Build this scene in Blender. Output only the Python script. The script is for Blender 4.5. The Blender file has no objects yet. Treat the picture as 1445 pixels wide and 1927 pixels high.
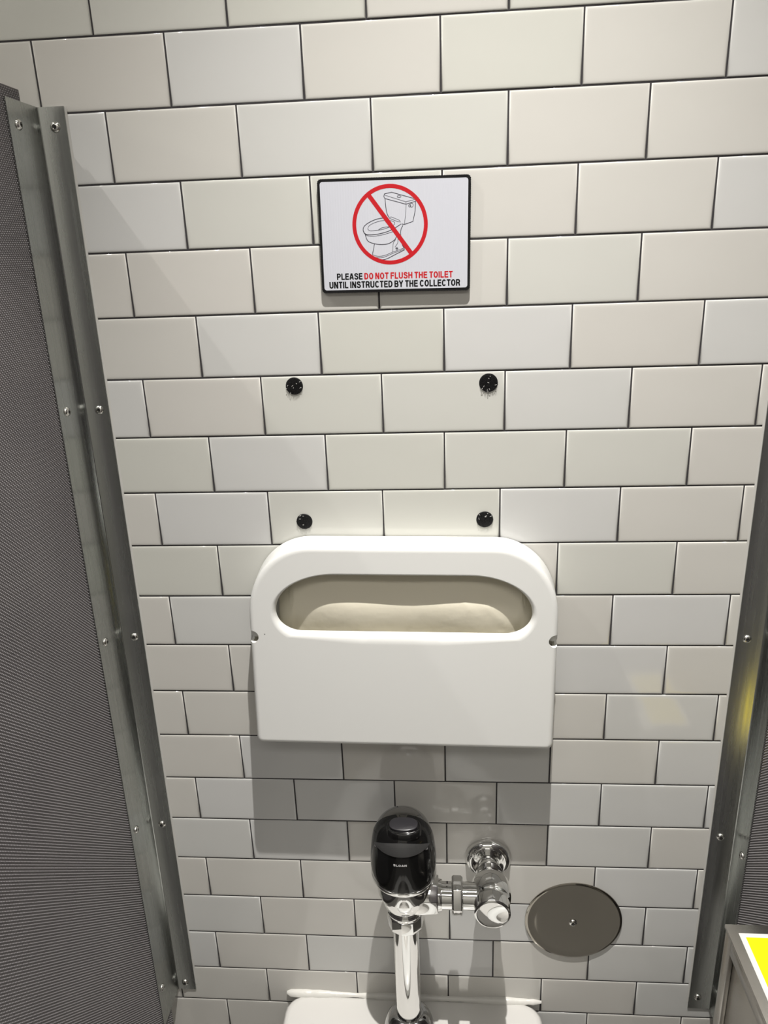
import bpy, bmesh, math, random
import numpy as np
from mathutils import Matrix, Vector

random.seed(7)
S = bpy.context.scene
COL = S.collection
R = math.radians

# ------------------------------------------------------------------ camera
cam_d = bpy.data.cameras.new('camera')
cam_d.sensor_fit = 'HORIZONTAL'
cam_d.sensor_width = 36.0
cam_d.lens = 1442.65 * 36.0 / 1445.0
cam_d.clip_start = 0.02
cam = bpy.data.objects.new('camera', cam_d)
COL.objects.link(cam)
rotm = (Matrix.Rotation(0.0828073395, 3, 'Z') @ Matrix.Rotation(1.24138538, 3, 'X')
        @ Matrix.Rotation(-0.0381465109, 3, 'Z'))
cam.matrix_world = Matrix.Translation((-0.00237, -0.96211, 1.59080)) @ rotm.to_4x4()
S.camera = cam

# ------------------------------------------------------------------ world, lights, exposure
W = bpy.data.worlds.new('world')
S.world = W
W.use_nodes = True
W.node_tree.nodes['Background'].inputs[0].default_value = (0.9, 0.95, 1.0, 1)
W.node_tree.nodes['Background'].inputs[1].default_value = 0.0

CEIL = 2.99


def lamp_spot(name, loc, power, size, blend, rad=0.010, col=(1.0, 0.965, 0.918)):
    d = bpy.data.lights.new(name, 'SPOT')
    d.energy = power
    d.spot_size = R(size)
    d.spot_blend = blend
    d.shadow_soft_size = rad
    d.color = col
    o = bpy.data.objects.new(name, d)
    o.location = loc
    COL.objects.link(o)
    return o


SPOTS = [('downlight_lamp', (0.061, -0.546, 2.96), 258.0, 70, 1.0),
         ('neighbour_downlight_lamp', (-1.22, -0.546, 2.96), 26.0, 165, 0.5)]
for n, l, p, sz, bl in SPOTS:
    lamp_spot(n, l, p, sz, bl)
# added unseen fill light over the aisle, lifts the shadows from the front
pd = bpy.data.lights.new('aisle_fill_lamp', 'AREA')
pd.shape = 'RECTANGLE'
pd.size = 2.6
pd.size_y = 0.5
pd.energy = 17.0
pd.color = (1.0, 0.965, 0.91)
po = bpy.data.objects.new('aisle_fill_lamp', pd)
po.location = (0, -2.15, CEIL - 0.03)
COL.objects.link(po)

S.view_settings.view_transform = 'Standard'
S.view_settings.look = 'None'
S.view_settings.gamma = 1.0
S.view_settings.use_curve_mapping = False
S.view_settings.exposure = 0.12
S.cycles.use_denoising = True
S.cycles.max_bounces = 14
S.cycles.diffuse_bounces = 7
S.cycles.glossy_bounces = 6
S.cycles.sample_clamp_indirect = 4.0
S.cycles.caustics_reflective = True


# ------------------------------------------------------------------ materials
def new_mat(name):
    m = bpy.data.materials.new(name)
    m.use_nodes = True
    nt = m.node_tree
    return m, nt, nt.nodes['Principled BSDF']


def simple(name, col, rough=0.5, metal=0.0, spec=0.5, coat=0.0):
    m, nt, b = new_mat(name)
    b.inputs['Base Color'].default_value = (*col, 1)
    b.inputs['Roughness'].default_value = rough
    b.inputs['Metallic'].default_value = metal
    b.inputs['Specular IOR Level'].default_value = spec
    b.inputs['Coat Weight'].default_value = coat
    return m


def N(nt, t, **kw):
    n = nt.nodes.new(t)
    for k, v in kw.items():
        setattr(n, k, v)
    return n


def math_node(nt, op, a, b=None):
    n = N(nt, 'ShaderNodeMath', operation=op)
    for i, v in enumerate((a, b)):
        if v is None:
            continue
        if isinstance(v, (int, float)):
            n.inputs[i].default_value = v
        else:
            nt.links.new(v, n.inputs[i])
    return n.outputs[0]


def add_noise_bump(m, scale, strength, dist, stretch=(1, 1, 1), detail=2.0, rough_var=None):
    nt = m.node_tree
    b = nt.nodes['Principled BSDF']
    tc = N(nt, 'ShaderNodeTexCoord')
    mp = N(nt, 'ShaderNodeMapping')
    mp.inputs['Scale'].default_value = stretch
    nt.links.new(tc.outputs['Object'], mp.inputs['Vector'])
    nz = N(nt, 'ShaderNodeTexNoise')
    nz.inputs['Scale'].default_value = scale
    nz.inputs['Detail'].default_value = detail
    nt.links.new(mp.outputs[0], nz.inputs['Vector'])
    bp = N(nt, 'ShaderNodeBump')
    bp.inputs['Strength'].default_value = strength
    bp.inputs['Distance'].default_value = dist
    nt.links.new(nz.outputs['Fac'], bp.inputs['Height'])
    nt.links.new(bp.outputs[0], b.inputs['Normal'])
    if rough_var:
        mr = N(nt, 'ShaderNodeMapRange')
        mr.inputs['From Min'].default_value = 0.3
        mr.inputs['From Max'].default_value = 0.7
        mr.inputs['To Min'].default_value, mr.inputs['To Max'].default_value = rough_var
        nt.links.new(nz.outputs['Fac'], mr.inputs['Value'])
        nt.links.new(mr.outputs[0], b.inputs['Roughness'])
    return m


def tile_mat(name, c1, c2):
    m, nt, b = new_mat(name)
    oi = N(nt, 'ShaderNodeObjectInfo')
    mx = N(nt, 'ShaderNodeMix', data_type='RGBA')
    nt.links.new(oi.outputs['Random'], mx.inputs[0])
    mx.inputs[6].default_value = (*c1, 1)
    mx.inputs[7].default_value = (*c2, 1)
    nt.links.new(mx.outputs[2], b.inputs['Base Color'])
    b.inputs['Roughness'].default_value = 0.09
    b.inputs['Specular IOR Level'].default_value = 0.5
    tc = N(nt, 'ShaderNodeTexCoord')
    nz = N(nt, 'ShaderNodeTexNoise')
    nz.inputs['Scale'].default_value = 14.0
    nz.inputs['Detail'].default_value = 1.0
    nt.links.new(tc.outputs['Object'], nz.inputs['Vector'])
    bp = N(nt, 'ShaderNodeBump')
    bp.inputs['Strength'].default_value = 0.10
    bp.inputs['Distance'].default_value = 0.004
    nt.links.new(nz.outputs['Fac'], bp.inputs['Height'])
    nt.links.new(bp.outputs[0], b.inputs['Normal'])
    return m


M_TILE_W = tile_mat('glazed_tile_warm', (0.652, 0.637, 0.600), (0.660, 0.650, 0.612))
M_TILE_C = tile_mat('glazed_tile_cool', (0.650, 0.652, 0.630), (0.662, 0.664, 0.655))
M_TILE_G = tile_mat('glazed_tile_green', (0.640, 0.642, 0.590), (0.650, 0.652, 0.612))
M_GROUT = add_noise_bump(simple('charcoal_grout', (0.040, 0.037, 0.040), 0.9), 900, 0.5, 0.0006)
M_PAINT = simple('white_paint', (0.78, 0.77, 0.74), 0.6)
M_FLOOR = add_noise_bump(simple('grey_floor', (0.20, 0.195, 0.185), 0.4), 40, 0.05, 0.002)
M_CEIL = simple('white_ceiling', (0.82, 0.82, 0.80), 0.7)


def panel_mat(name, c0, c1, rough):
    m, nt, b = new_mat(name)
    tc = N(nt, 'ShaderNodeTexCoord')
    nz = N(nt, 'ShaderNodeTexNoise')
    nz.inputs['Scale'].default_value = 9.0
    nz.inputs['Detail'].default_value = 4.0
    nt.links.new(tc.outputs['Object'], nz.inputs['Vector'])
    cr = N(nt, 'ShaderNodeValToRGB')
    cr.color_ramp.elements[0].position = 0.3
    cr.color_ramp.elements[0].color = (*c0, 1)
    cr.color_ramp.elements[1].position = 0.75
    cr.color_ramp.elements[1].color = (*c1, 1)
    nt.links.new(nz.outputs['Fac'], cr.inputs[0])
    nt.links.new(cr.outputs[0], b.inputs['Base Color'])
    b.inputs['Roughness'].default_value = rough
    return m


M_PANEL = panel_mat('dark_grey_plastic', (0.060, 0.053, 0.056), (0.080, 0.071, 0.074), 0.42)
M_NUB = panel_mat('nub_plastic_highlight_tone', (0.215, 0.205, 0.212), (0.250, 0.240, 0.246), 0.20)  # panel plastic lightened, so the nubs' highlights are put into the colour


def brushed(name, col, r0, r1, stretch, scale=60, strength=0.04):
    m = simple(name, col, 0.3, 1.0)
    add_noise_bump(m, scale, strength, 0.001, stretch, 3.0, (r0, r1))
    return m


M_ALU = brushed('mill_aluminium', (0.46, 0.475, 0.46), 0.20, 0.31, (1, 1, 0.03), 160, 0.05)
M_STEEL = simple('brushed_stainless', (0.52, 0.50, 0.47), 0.27, 1.0)
M_PLATE = brushed('polished_stainless', (0.36, 0.34, 0.30), 0.06, 0.10, (1, 1, 1), 9, 0.02)
M_SCREW = simple('stainless_screw', (0.72, 0.71, 0.68), 0.16, 1.0)
M_SOCKET = simple('dark_socket', (0.02, 0.02, 0.02), 0.5)
M_CHROME = simple('chrome', (0.80, 0.80, 0.79), 0.035, 1.0)
M_SMOKE = simple('dark_chrome', (0.40, 0.40, 0.40), 0.06, 1.0)
M_BLACK = simple('gloss_black_plastic', (0.006, 0.006, 0.006), 0.07)
M_BLACK2 = simple('satin_black_plastic', (0.050, 0.050, 0.050), 0.36)
M_BTN = simple('smoked_button', (0.022, 0.021, 0.024), 0.28)
M_LOGO = simple('silver_print', (0.75, 0.75, 0.75), 0.4)
M_WHITEPL = simple('white_moulded_plastic', (0.76, 0.765, 0.745), 0.34)
M_PAPER = add_noise_bump(simple('cream_tissue_paper', (0.88, 0.83, 0.68), 0.9, spec=0.1), 60, 0.25, 0.002)
M_PORC = simple('white_porcelain', (0.66, 0.65, 0.625), 0.08)
M_SEAL = add_noise_bump(simple('white_sealant', (0.70, 0.69, 0.65), 0.3), 60, 0.4, 0.003)
M_CLEAR = simple('clear_sealant_film', (0.64, 0.63, 0.60), 0.12)
M_VELCRO = add_noise_bump(simple('black_hook_tape', (0.006, 0.006, 0.007), 0.45), 1500, 0.6, 0.0005)
M_LINT = simple('white_lint', (0.7, 0.7, 0.68), 0.8)
M_SIGNB = simple('sign_black_plastic', (0.007, 0.007, 0.008), 0.45, spec=0.25)
M_RED = simple('sign_red_ink', (0.56, 0.008, 0.016), 0.35)
M_INK = simple('sign_black_ink', (0.008, 0.008, 0.009), 0.5, spec=0.15)
M_LINE = simple('sign_grey_line_ink', (0.045, 0.045, 0.06), 0.4)
M_YELLOW = simple('yellow_label', (0.90, 0.71, 0.0), 0.4)
M_LABELW = simple('white_label_edge', (0.85, 0.84, 0.80), 0.4)
M_RUBBER = simple('dark_grey_rubber_gasket', (0.03, 0.03, 0.03), 0.6)


def sign_white_mat():
    m, nt, b = new_mat('sign_white_plastic')
    tc = N(nt, 'ShaderNodeTexCoord')
    sp = N(nt, 'ShaderNodeSeparateXYZ')
    nt.links.new(tc.outputs['Object'], sp.inputs[0])
    s = math_node(nt, 'SINE', math_node(nt, 'MULTIPLY', sp.outputs['X'], 2 * math.pi / 0.0031))
    bp = N(nt, 'ShaderNodeBump')
    bp.inputs['Strength'].default_value = 0.13
    bp.inputs['Distance'].default_value = 0.0004
    nt.links.new(s, bp.inputs['Height'])
    nt.links.new(bp.outputs[0], b.inputs['Normal'])
    b.inputs['Base Color'].default_value = (0.635, 0.65, 0.715, 1)
    b.inputs['Roughness'].default_value = 0.35
    return m


M_SIGNW = sign_white_mat()


# ------------------------------------------------------------------ mesh helpers
class MB:
    def __init__(self):
        self.v, self.f = [], []

    def loop(self, pts):
        a = len(self.v)
        self.v += [tuple(p) for p in pts]
        return list(range(a, a + len(pts)))

    def bridge(self, a, b, closed=True):
        n = len(a)
        for i in range(n if closed else n - 1):
            j = (i + 1) % n
            self.f.append((a[i], a[j], b[j], b[i]))

    def cap(self, a, flip=False):
        self.f.append(tuple(reversed(a)) if flip else tuple(a))

    def box(self, x0, x1, y0, y1, z0, z1):
        a = len(self.v)
        self.v += [(x, y, z) for z in (z0, z1) for y in (y0, y1) for x in (x0, x1)]
        for q in ((0, 2, 3, 1), (4, 5, 7, 6), (0, 1, 5, 4), (2, 6, 7, 3), (0, 4, 6, 2), (1, 3, 7, 5)):
            self.f.append(tuple(a + i for i in q))

    def revolve(self, prof, axis='Z', c=(0, 0, 0), n=48, phase=0.0):
        """prof: list of (position along axis, radius); rings closed by caps where radius is 0"""
        rings = []
        for t, r in prof:
            if r < 1e-7:
                p = {'Z': (c[0], c[1], c[2] + t), 'Y': (c[0], c[1] + t, c[2]), 'X': (c[0] + t, c[1], c[2])}[axis]
                rings.append(self.loop([p]))
                continue
            pts = []
            for i in range(n):
                a = 2 * math.pi * i / n + phase
                u, w = r * math.cos(a), r * math.sin(a)
                pts.append({'Z': (c[0] + u, c[1] + w, c[2] + t), 'Y': (c[0] + u, c[1] + t, c[2] + w),
                            'X': (c[0] + t, c[1] + u, c[2] + w)}[axis])
            rings.append(self.loop(pts))
        for a, b in zip(rings, rings[1:]):
            if len(a) == 1 and len(b) == 1:
                continue
            if len(a) == 1:
                for i in range(n):
                    self.f.append((a[0], b[i], b[(i + 1) % n]))
            elif len(b) == 1:
                for i in range(n):
                    self.f.append((a[i], a[(i + 1) % n], b[0]))
            else:
                self.bridge(a, b)
        return rings

    def build(self, name, mat, parent=None, smooth=None, bevel=0.0, seg=2, loc=None):
        me = bpy.data.meshes.new(name)
        me.from_pydata(self.v, [], self.f)
        bm = bmesh.new()
        bm.from_mesh(me)
        bmesh.ops.remove_doubles(bm, verts=bm.verts, dist=1e-6)
        bmesh.ops.recalc_face_normals(bm, faces=bm.faces)
        if bevel:
            es = [e for e in bm.edges if len(e.link_faces) == 2 and e.calc_face_angle(0) > 0.5]
            bmesh.ops.bevel(bm, geom=es, offset=bevel, segments=seg, affect='EDGES', profile=0.5,
                            clamp_overlap=True)
        bm.to_mesh(me)
        bm.free()
        if smooth is not None:
            me.shade_smooth()
            me.set_sharp_from_angle(angle=R(smooth))
        me.materials.append(mat)
        return link(name, me, parent, loc)


def link(name, me, parent=None, loc=None):
    o = bpy.data.objects.new(name, me)
    COL.objects.link(o)
    if parent:
        o.parent = parent
    if loc:
        o.location = loc
    return o


def empty(name, loc=(0, 0, 0), rot=(0, 0, 0)):
    o = bpy.data.objects.new(name, None)
    o.empty_display_size = 0.05
    o.location = loc
    o.rotation_euler = rot
    COL.objects.link(o)
    return o


def tag(o, label, cat, group=None):
    o['label'] = label
    o['category'] = cat
    if group:
        o['group'] = group
    return o


def structure(o, label=None):
    o['kind'] = 'structure'
    if label:
        o['label'] = label
    return o


# ------------------------------------------------------------------ the room
XR, YF = 2.1, -3.0
mb = MB(); mb.box(-XR, XR, YF, 0.15, -0.1, 0.0)
structure(mb.build('floor', M_FLOOR), 'grey restroom floor')
mb = MB(); mb.box(-XR, XR, YF, 0.15, CEIL, CEIL + 0.1)
ceiling = structure(mb.build('ceiling', M_CEIL), 'white restroom ceiling')
for n, (lx, ly, lz), p, sz, bl in SPOTS:
    mb = MB()
    mb.revolve([(0.0, 0.030), (-0.006, 0.034), (-0.006, 0.052), (0.0, 0.056)], 'Z', (lx, ly, CEIL), 40)
    mb.build('downlight_trim', M_PAINT, ceiling, 40)
for n, x0, x1 in (('wall_left', -XR - 0.1, -XR), ('wall_right', XR, XR + 0.1)):
    mb = MB(); mb.box(x0, x1, YF, 0.15, 0, CEIL)
    structure(mb.build(n, M_PAINT), 'white restroom side wall')
mb = MB(); mb.box(-XR, XR, YF - 0.1, YF, 0, CEIL)
structure(mb.build('wall_front', M_PAINT), 'white restroom wall behind the viewer')

TX, TZ = 0.72, 2.145
mb = MB(); mb.box(-TX, TX, 0.0011, 0.05, 0, TZ)
wall_back = structure(mb.build('wall_back', M_GROUT), 'wall of off-white running-bond subway tiles with dark grout')
mb = MB()
mb.box(-XR, -TX, 0.0, 0.15, 0, CEIL)
mb.box(TX, XR, 0.0, 0.15, 0, CEIL)
mb.box(-TX, TX, 0.0, 0.15, TZ, CEIL)
structure(mb.build('wall_surround', M_PAINT), 'white wall around the tiled stall')

# tiles
ROWX = [-0.0006, -0.0799, -0.0004, -0.0784, -0.0002, -0.0791, -0.0012, -0.0834, -0.0061, -0.0839, -0.0061,
        -0.0837, -0.0052, -0.0825, -0.0043, -0.0834, -0.0012, -0.0847, -0.0047]
LINEZ = [1.8295, 1.7537, 1.6761, 1.5989, 1.5214, 1.4441, 1.3676, 1.2912, 1.2148, 1.1382, 1.0612, 0.9841, 0.9078,
         0.8304, 0.7535, 0.6758, 0.5983, 0.5200, 0.4415, 0.3679]


def line_z(i):
    if i < 0:
        return LINEZ[0] - i * 0.0771
    if i > 19:
        return LINEZ[19] - (i - 19) * 0.0771
    return LINEZ[i]


def row_x(i):
    if 0 <= i < len(ROWX):
        return ROWX[i]
    return -0.0004 if i % 2 == 0 else -0.081


TW, TH = 0.1522, 0.0752


def tile_mesh():
    mb = MB()
    loops = []
    for ins, y in ((0.0, 0.009), (0.0, 0.0013), (0.00025, 0.0008), (0.0008, 0.00040), (0.0018, 0.00016),
                   (0.0036, 0.00004), (0.0062, 0.0)):
        hw, hh = TW / 2 - ins, TH / 2 - ins
        loops.append(mb.loop([(-hw, y, -hh), (hw, y, -hh), (hw, y, hh), (-hw, y, hh)]))
    for a, b in zip(loops, loops[1:]):
        mb.bridge(a, b)
    mb.cap(loops[-1])
    me = bpy.data.meshes.new('tile')
    me.from_pydata(mb.v, [], mb.f)
    bm = bmesh.new(); bm.from_mesh(me)
    bmesh.ops.recalc_face_normals(bm, faces=bm.faces)
    # open back: make sure fronts look to -Y
    if sum(f.normal.y for f in bm.faces) > 0:
        bmesh.ops.reverse_faces(bm, faces=bm.faces)
    bm.to_mesh(me); bm.free()
    me.shade_smooth()
    me.set_sharp_from_angle(angle=R(50))
    return me


TM = {}
for k, m in (('W', M_TILE_W), ('C', M_TILE_C), ('G', M_TILE_G)):
    me = tile_mesh()
    me.materials.append(m)
    TM[k] = me
# the column whose left joint has index c; what the photograph shows of its glaze
COOL = {(0, -2), (0, 2), (1, -1), (1, -3), (2, -3), (2, 2), (4, -2), (4, 2), (5, -3), (5, 1), (6, -2), (7, -2), (7, 1),
        (9, -2), (4, 0), (9, 2), (14, -3), (12, 2), (13, 2), (14, 1), (15, 2), (16, -3), (13, -2), (11, 2)}
GREEN = {(1, 0), (3, 1), (2, -2), (5, -1), (5, 0), (6, -1), (6, 0), (6, -3), (7, -1), (7, 0), (0, 0), (8, -3), (4, -1), (8, -2),
         (2, -1), (-1, -2), (-1, -1), (-1, -3), (6, 1), (8, 1)}
for r in range(-4, 24):
    zt, zb = line_z(r), line_z(r + 1)
    if zb < -0.04:
        continue
    for c in range(-6, 6):
        x0 = row_x(r) + c * 0.154
        x1 = x0 + 0.154
        if x1 < -0.70 or x0 > 0.70:
            continue
        xa, xb = max(x0, -TX), min(x1, TX)
        za = max(zb, 0.0)
        if (r, c) in COOL:
            k = 'C'
        elif (r, c) in GREEN:
            k = 'G'
        elif r < 0 or r > 9:
            k = random.choice('WWWG' if r < 0 else 'WWC')
        else:
            k = 'W'
        o = bpy.data.objects.new('tile', TM[k])
        COL.objects.link(o)
        o.parent = wall_back
        g = 0.0018
        o.location = ((xa + xb) / 2, random.uniform(-0.0002, 0.0002), (zt + za) / 2)
        o.scale = ((xb - xa - g) / TW, 1, (zt - za - g) / TH)
        o.rotation_euler = (random.gauss(0, 0.0016), random.gauss(0, 0.0010), random.gauss(0, 0.0013))


# ------------------------------------------------------------------ partitions, brackets
def add_screw(parent, loc, direction, rad=0.0058):
    """button head security screw; direction = outward axis"""
    mb = MB()
    prof = [(0.0, rad * 1.02), (0.0008, rad * 1.02), (0.0018, rad * 0.93), (0.0028, rad * 0.76), (0.0034, rad * 0.52),
            (0.0034, rad * 0.45), (0.0016, rad * 0.42), (0.0016, 0.0)]
    mb.revolve(prof, 'Z', n=24)
    s = mb.build('screw', M_SCREW, parent, 35)
    q = Vector(direction).to_track_quat('Z', 'Y')
    s.location = loc
    s.rotation_mode = 'QUATERNION'
    s.rotation_quaternion = q
    mb = MB()
    mb.revolve([(0.0017, rad * 0.42), (0.0018, 0.0)], 'Z', n=6)
    mb.revolve([(0.0018, rad * 0.12), (0.0030, rad * 0.11), (0.0031, 0.0)], 'Z', n=10)
    mb.build('socket', M_SOCKET, s)
    return s


def leanX(z, xt, zt, xb, zb):
    return xt + (xb - xt) * (zt - z) / (zt - zb)


def bracket(name, sgn, fold_t, fold_b, zt, zb, wall_w, panel_w, screws_w, screws_p):
    """L-shaped angle: fold line at fold_t (top) .. fold_b (bottom); wall leg goes inwards (+sgn), other leg to -Y"""
    e = empty(name, (fold_t, 0, zb))
    th = 0.002
    def sh(z):
        return (fold_b - fold_t) * (zt - z) / (zt - zb)
    mb = MB()
    def prism(pts):
        a = mb.loop([(x + sh(zt), y, zt - zb) for x, y in pts])
        b = mb.loop([(x + sh(zb), y, 0.0) for x, y in pts])
        mb.bridge(a, b); mb.cap(a); mb.cap(b)
    s = sgn
    fr = 0.0016
    prism([(0, 0), (s * wall_w, 0), (s * wall_w, -th), (s * (th + fr), -th), (s * (th + 0.4 * fr), -th - 0.4 * fr),
           (s * th, -th - fr), (s * th, -panel_w), (0, -panel_w)])
    mb.build('angle', M_ALU, e, 40)
    for x, z in screws_w:
        add_screw(e, (x - fold_t, -th, z - zb), (0, -1, 0))
    for y, z in screws_p:
        add_screw(e, (s * th + sh(z), y, z - zb), (s, 0, 0))
    mb = MB()
    w = 0.0026
    xo = s * wall_w
    a = mb.loop([(xo + sh(zt), 0, zt - zb), (xo + sh(zt), -0.0004, zt - zb), (xo + s * w + sh(zt), -0.0002, zt - zb),
                 (xo + s * w + sh(zt), 0, zt - zb)])
    b = mb.loop([(xo + sh(zb), 0, 0.01), (xo + sh(zb), -0.0004, 0.01), (xo + s * w + sh(zb), -0.0002, 0.01),
                 (xo + s * w + sh(zb), 0, 0.01)])
    mb.bridge(a, b); mb.cap(a); mb.cap(b)
    mb.build('sealant', M_CLEAR, e)
    return e


bl = bracket('wall_bracket', 1, -0.4682, -0.4732, 1.761, 0.392, 0.0332, 0.072,
             [(-0.4482, 1.7394), (-0.4492, 1.4065), (-0.4502, 1.0753), (-0.4535, 0.7429), (-0.4570, 0.4076)],
             [(-0.053, 1.736), (-0.053, 1.415), (-0.054, 1.095), (-0.056, 0.779), (-0.058, 0.463)])
tag(bl, 'full-height aluminium angle bracket fixing the left partition to the tiles', 'bracket')
br = bracket('wall_bracket', -1, 0.4330, 0.4250, 1.761, 0.392, 0.0370, 0.047,
             [(0.4120, 1.7394), (0.4100, 1.4065), (0.4055, 1.0734), (0.4045, 0.7410), (0.4015, 0.4171)],
             [(-0.034, 1.7335), (-0.034, 1.41), (-0.034, 1.085), (-0.034, 0.7359), (-0.034, 0.44)])
tag(br, 'full-height aluminium angle bracket fixing the right partition beside the metal bin', 'bracket')


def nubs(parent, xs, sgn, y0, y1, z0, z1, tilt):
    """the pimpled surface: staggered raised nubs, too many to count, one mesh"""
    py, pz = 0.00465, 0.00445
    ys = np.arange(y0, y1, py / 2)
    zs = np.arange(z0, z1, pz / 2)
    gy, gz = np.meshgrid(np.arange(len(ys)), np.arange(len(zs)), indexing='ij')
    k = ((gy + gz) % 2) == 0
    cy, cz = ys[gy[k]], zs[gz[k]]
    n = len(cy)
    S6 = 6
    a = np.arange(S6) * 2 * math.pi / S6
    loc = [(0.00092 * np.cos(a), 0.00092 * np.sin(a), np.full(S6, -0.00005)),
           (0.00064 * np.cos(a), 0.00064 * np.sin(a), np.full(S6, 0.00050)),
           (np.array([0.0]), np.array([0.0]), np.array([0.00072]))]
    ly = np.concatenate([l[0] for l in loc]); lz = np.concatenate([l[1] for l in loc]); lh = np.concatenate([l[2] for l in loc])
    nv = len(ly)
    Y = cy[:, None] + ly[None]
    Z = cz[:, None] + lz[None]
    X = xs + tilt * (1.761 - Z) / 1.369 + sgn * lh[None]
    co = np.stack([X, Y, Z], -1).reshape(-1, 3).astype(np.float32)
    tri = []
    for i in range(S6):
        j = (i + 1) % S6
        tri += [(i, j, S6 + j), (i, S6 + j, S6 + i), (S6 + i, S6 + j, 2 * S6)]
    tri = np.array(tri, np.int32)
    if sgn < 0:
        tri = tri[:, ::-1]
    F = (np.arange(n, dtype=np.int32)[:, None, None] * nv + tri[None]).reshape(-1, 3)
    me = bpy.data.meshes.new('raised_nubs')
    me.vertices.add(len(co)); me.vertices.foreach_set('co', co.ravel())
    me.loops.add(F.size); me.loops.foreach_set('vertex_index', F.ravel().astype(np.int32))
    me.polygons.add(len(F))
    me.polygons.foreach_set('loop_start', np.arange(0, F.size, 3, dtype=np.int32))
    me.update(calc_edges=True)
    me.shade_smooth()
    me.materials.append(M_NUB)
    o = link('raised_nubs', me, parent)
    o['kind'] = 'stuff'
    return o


def partition(name, x0, x1, y0, y1, z0, z1, tilt, label):
    mb = MB()
    mb.box(x0, x1, y0, y1, z0, z1)
    me_o = mb.build(name, M_PANEL, None, 40, bevel=0.0015, seg=2)
    # lean with its bracket
    for v in me_o.data.vertices:
        v.co.x += tilt * (1.761 - v.co.z) / 1.369
    tag(me_o, label, 'partition')
    return me_o


pl = partition('stall_partition', -0.4934, -0.4684, -1.50, -0.034, 0.30, 1.774, -0.0050,
          'dark grey dimpled plastic stall partition at the left edge')
pr = partition('stall_partition', 0.4332, 0.4582, -1.50, -0.016, 0.30, 1.772, -0.0080,
          'dark grey dimpled plastic stall partition at the right edge behind the metal bin')

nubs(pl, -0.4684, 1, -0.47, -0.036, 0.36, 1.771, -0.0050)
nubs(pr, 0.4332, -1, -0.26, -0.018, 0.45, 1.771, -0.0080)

# ------------------------------------------------------------------ sign
sg = empty('sign', (-0.05695, 0.0, 1.6061), (0, R(0.6456), 0))
tag(sg, 'black-edged white sign with a crossed-out toilet in a red ring', 'sign')


def rrect(w, h, r, y, n=6):
    pts = []
    for cx, cz, a0 in ((w / 2 - r, h / 2 - r, 0), (-w / 2 + r, h / 2 - r, 90), (-w / 2 + r, -h / 2 + r, 180), (w / 2 - r, -h / 2 + r, 270)):
        for i in range(n + 1):
            a = R(a0 + 90 * i / n)
            pts.append((cx + r * math.cos(a), y, cz + r * math.sin(a)))
    return pts


def subdiv_loop(pts, step):
    out = []
    for i, p in enumerate(pts):
        q = pts[(i + 1) % len(pts)]
        d = (Vector(q) - Vector(p)).length
        k = max(1, int(d / step))
        for j in range(k):
            out.append(tuple(Vector(p).lerp(Vector(q), j / k)))
    return out


mb = MB()
# the edge of the board is finely ribbed like corrugated or printed plastic
base = subdiv_loop(rrect(0.1775, 0.1272, 0.0045, 0.0), 0.00095)
def ribbed(y, amp, sc=1.0):
    out = []
    for i, (x, _, z) in enumerate(base):
        d = amp if i % 2 else -amp
        f = 1 + d / 0.09
        out.append((x * f * sc, y, z * f * sc))
    return out
l0 = mb.loop(ribbed(-0.0012, 0.00035))
l1 = mb.loop(ribbed(-0.0058, 0.00035))
l2 = mb.loop([(x * 0.9965, -0.0064, z * 0.9955) for x, y, z in base])
mb.bridge(l0, l1); mb.bridge(l1, l2); mb.cap(l0); mb.cap(l2)
mb.build('board', M_SIGNB, sg, 30)
mb = MB()
a = mb.loop(rrect(0.1714, 0.1206, 0.0030, -0.0060)); b = mb.loop(rrect(0.1714, 0.1206, 0.0030, -0.00665))
mb.bridge(a, b); mb.cap(b); mb.cap(a)
face = mb.build('face', M_SIGNW, sg)
mb = MB(); 
mb.box(-0.07, 0.07, -0.0014, 0.0, -0.04, 0.04)
mb.build('adhesive_pad', M_VELCRO, sg)

YS = -0.00668


def ribbon(lines, w, y0=YS, y1=YS - 0.00003):
    mb = MB()
    for k_, ln in enumerate(lines):
        yk = y1 - (k_ % 7) * 3e-6
        pts = [Vector((x / 1000, z / 1000)) for x, z in ln]
        L, Rr = [], []
        for i, p in enumerate(pts):
            if i == 0:
                d = pts[1] - pts[0]
            elif i == len(pts) - 1:
                d = pts[-1] - pts[-2]
            else:
                d = (pts[i + 1] - pts[i]).normalized() + (pts[i] - pts[i - 1]).normalized()
            if d.length < 1e-9:
                d = Vector((1, 0))
            d.normalize()
            nrm = Vector((-d.y, d.x)) * w / 2000
            L.append(p + nrm); Rr.append(p - nrm)
        for i in range(len(pts) - 1):
            quad = [L[i], L[i + 1], Rr[i + 1], Rr[i]]
            mb.cap(mb.loop([(q.x, yk, q.y) for q in quad]))
    return mb


def spline(ln, closed=False, k=5):
    out = []
    P = [Vector(p) for p in ln]
    n = len(P)
    if n < 3:
        return ln
    for i in range(n - 1):
        p0 = P[i - 1] if i > 0 else P[i] * 2 - P[i + 1]
        p3 = P[i + 2] if i + 2 < n else P[i + 1] * 2 - P[i]
        for j in range(k):
            t = j / k
            out.append(0.5 * ((2 * P[i]) + (P[i + 1] - p0) * t + (2 * p0 - 5 * P[i] + 4 * P[i + 1] - p3) * t * t
                              + (3 * P[i] - p0 - 3 * P[i + 1] + p3) * t ** 3))
    out.append(P[-1])
    return [tuple(p) for p in out]


def ell(cx, cz, rx, rz, n=20):
    return [(cx + rx * math.cos(2 * math.pi * i / n), cz + rz * math.sin(2 * math.pi * i / n)) for i in range(n + 1)]


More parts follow.
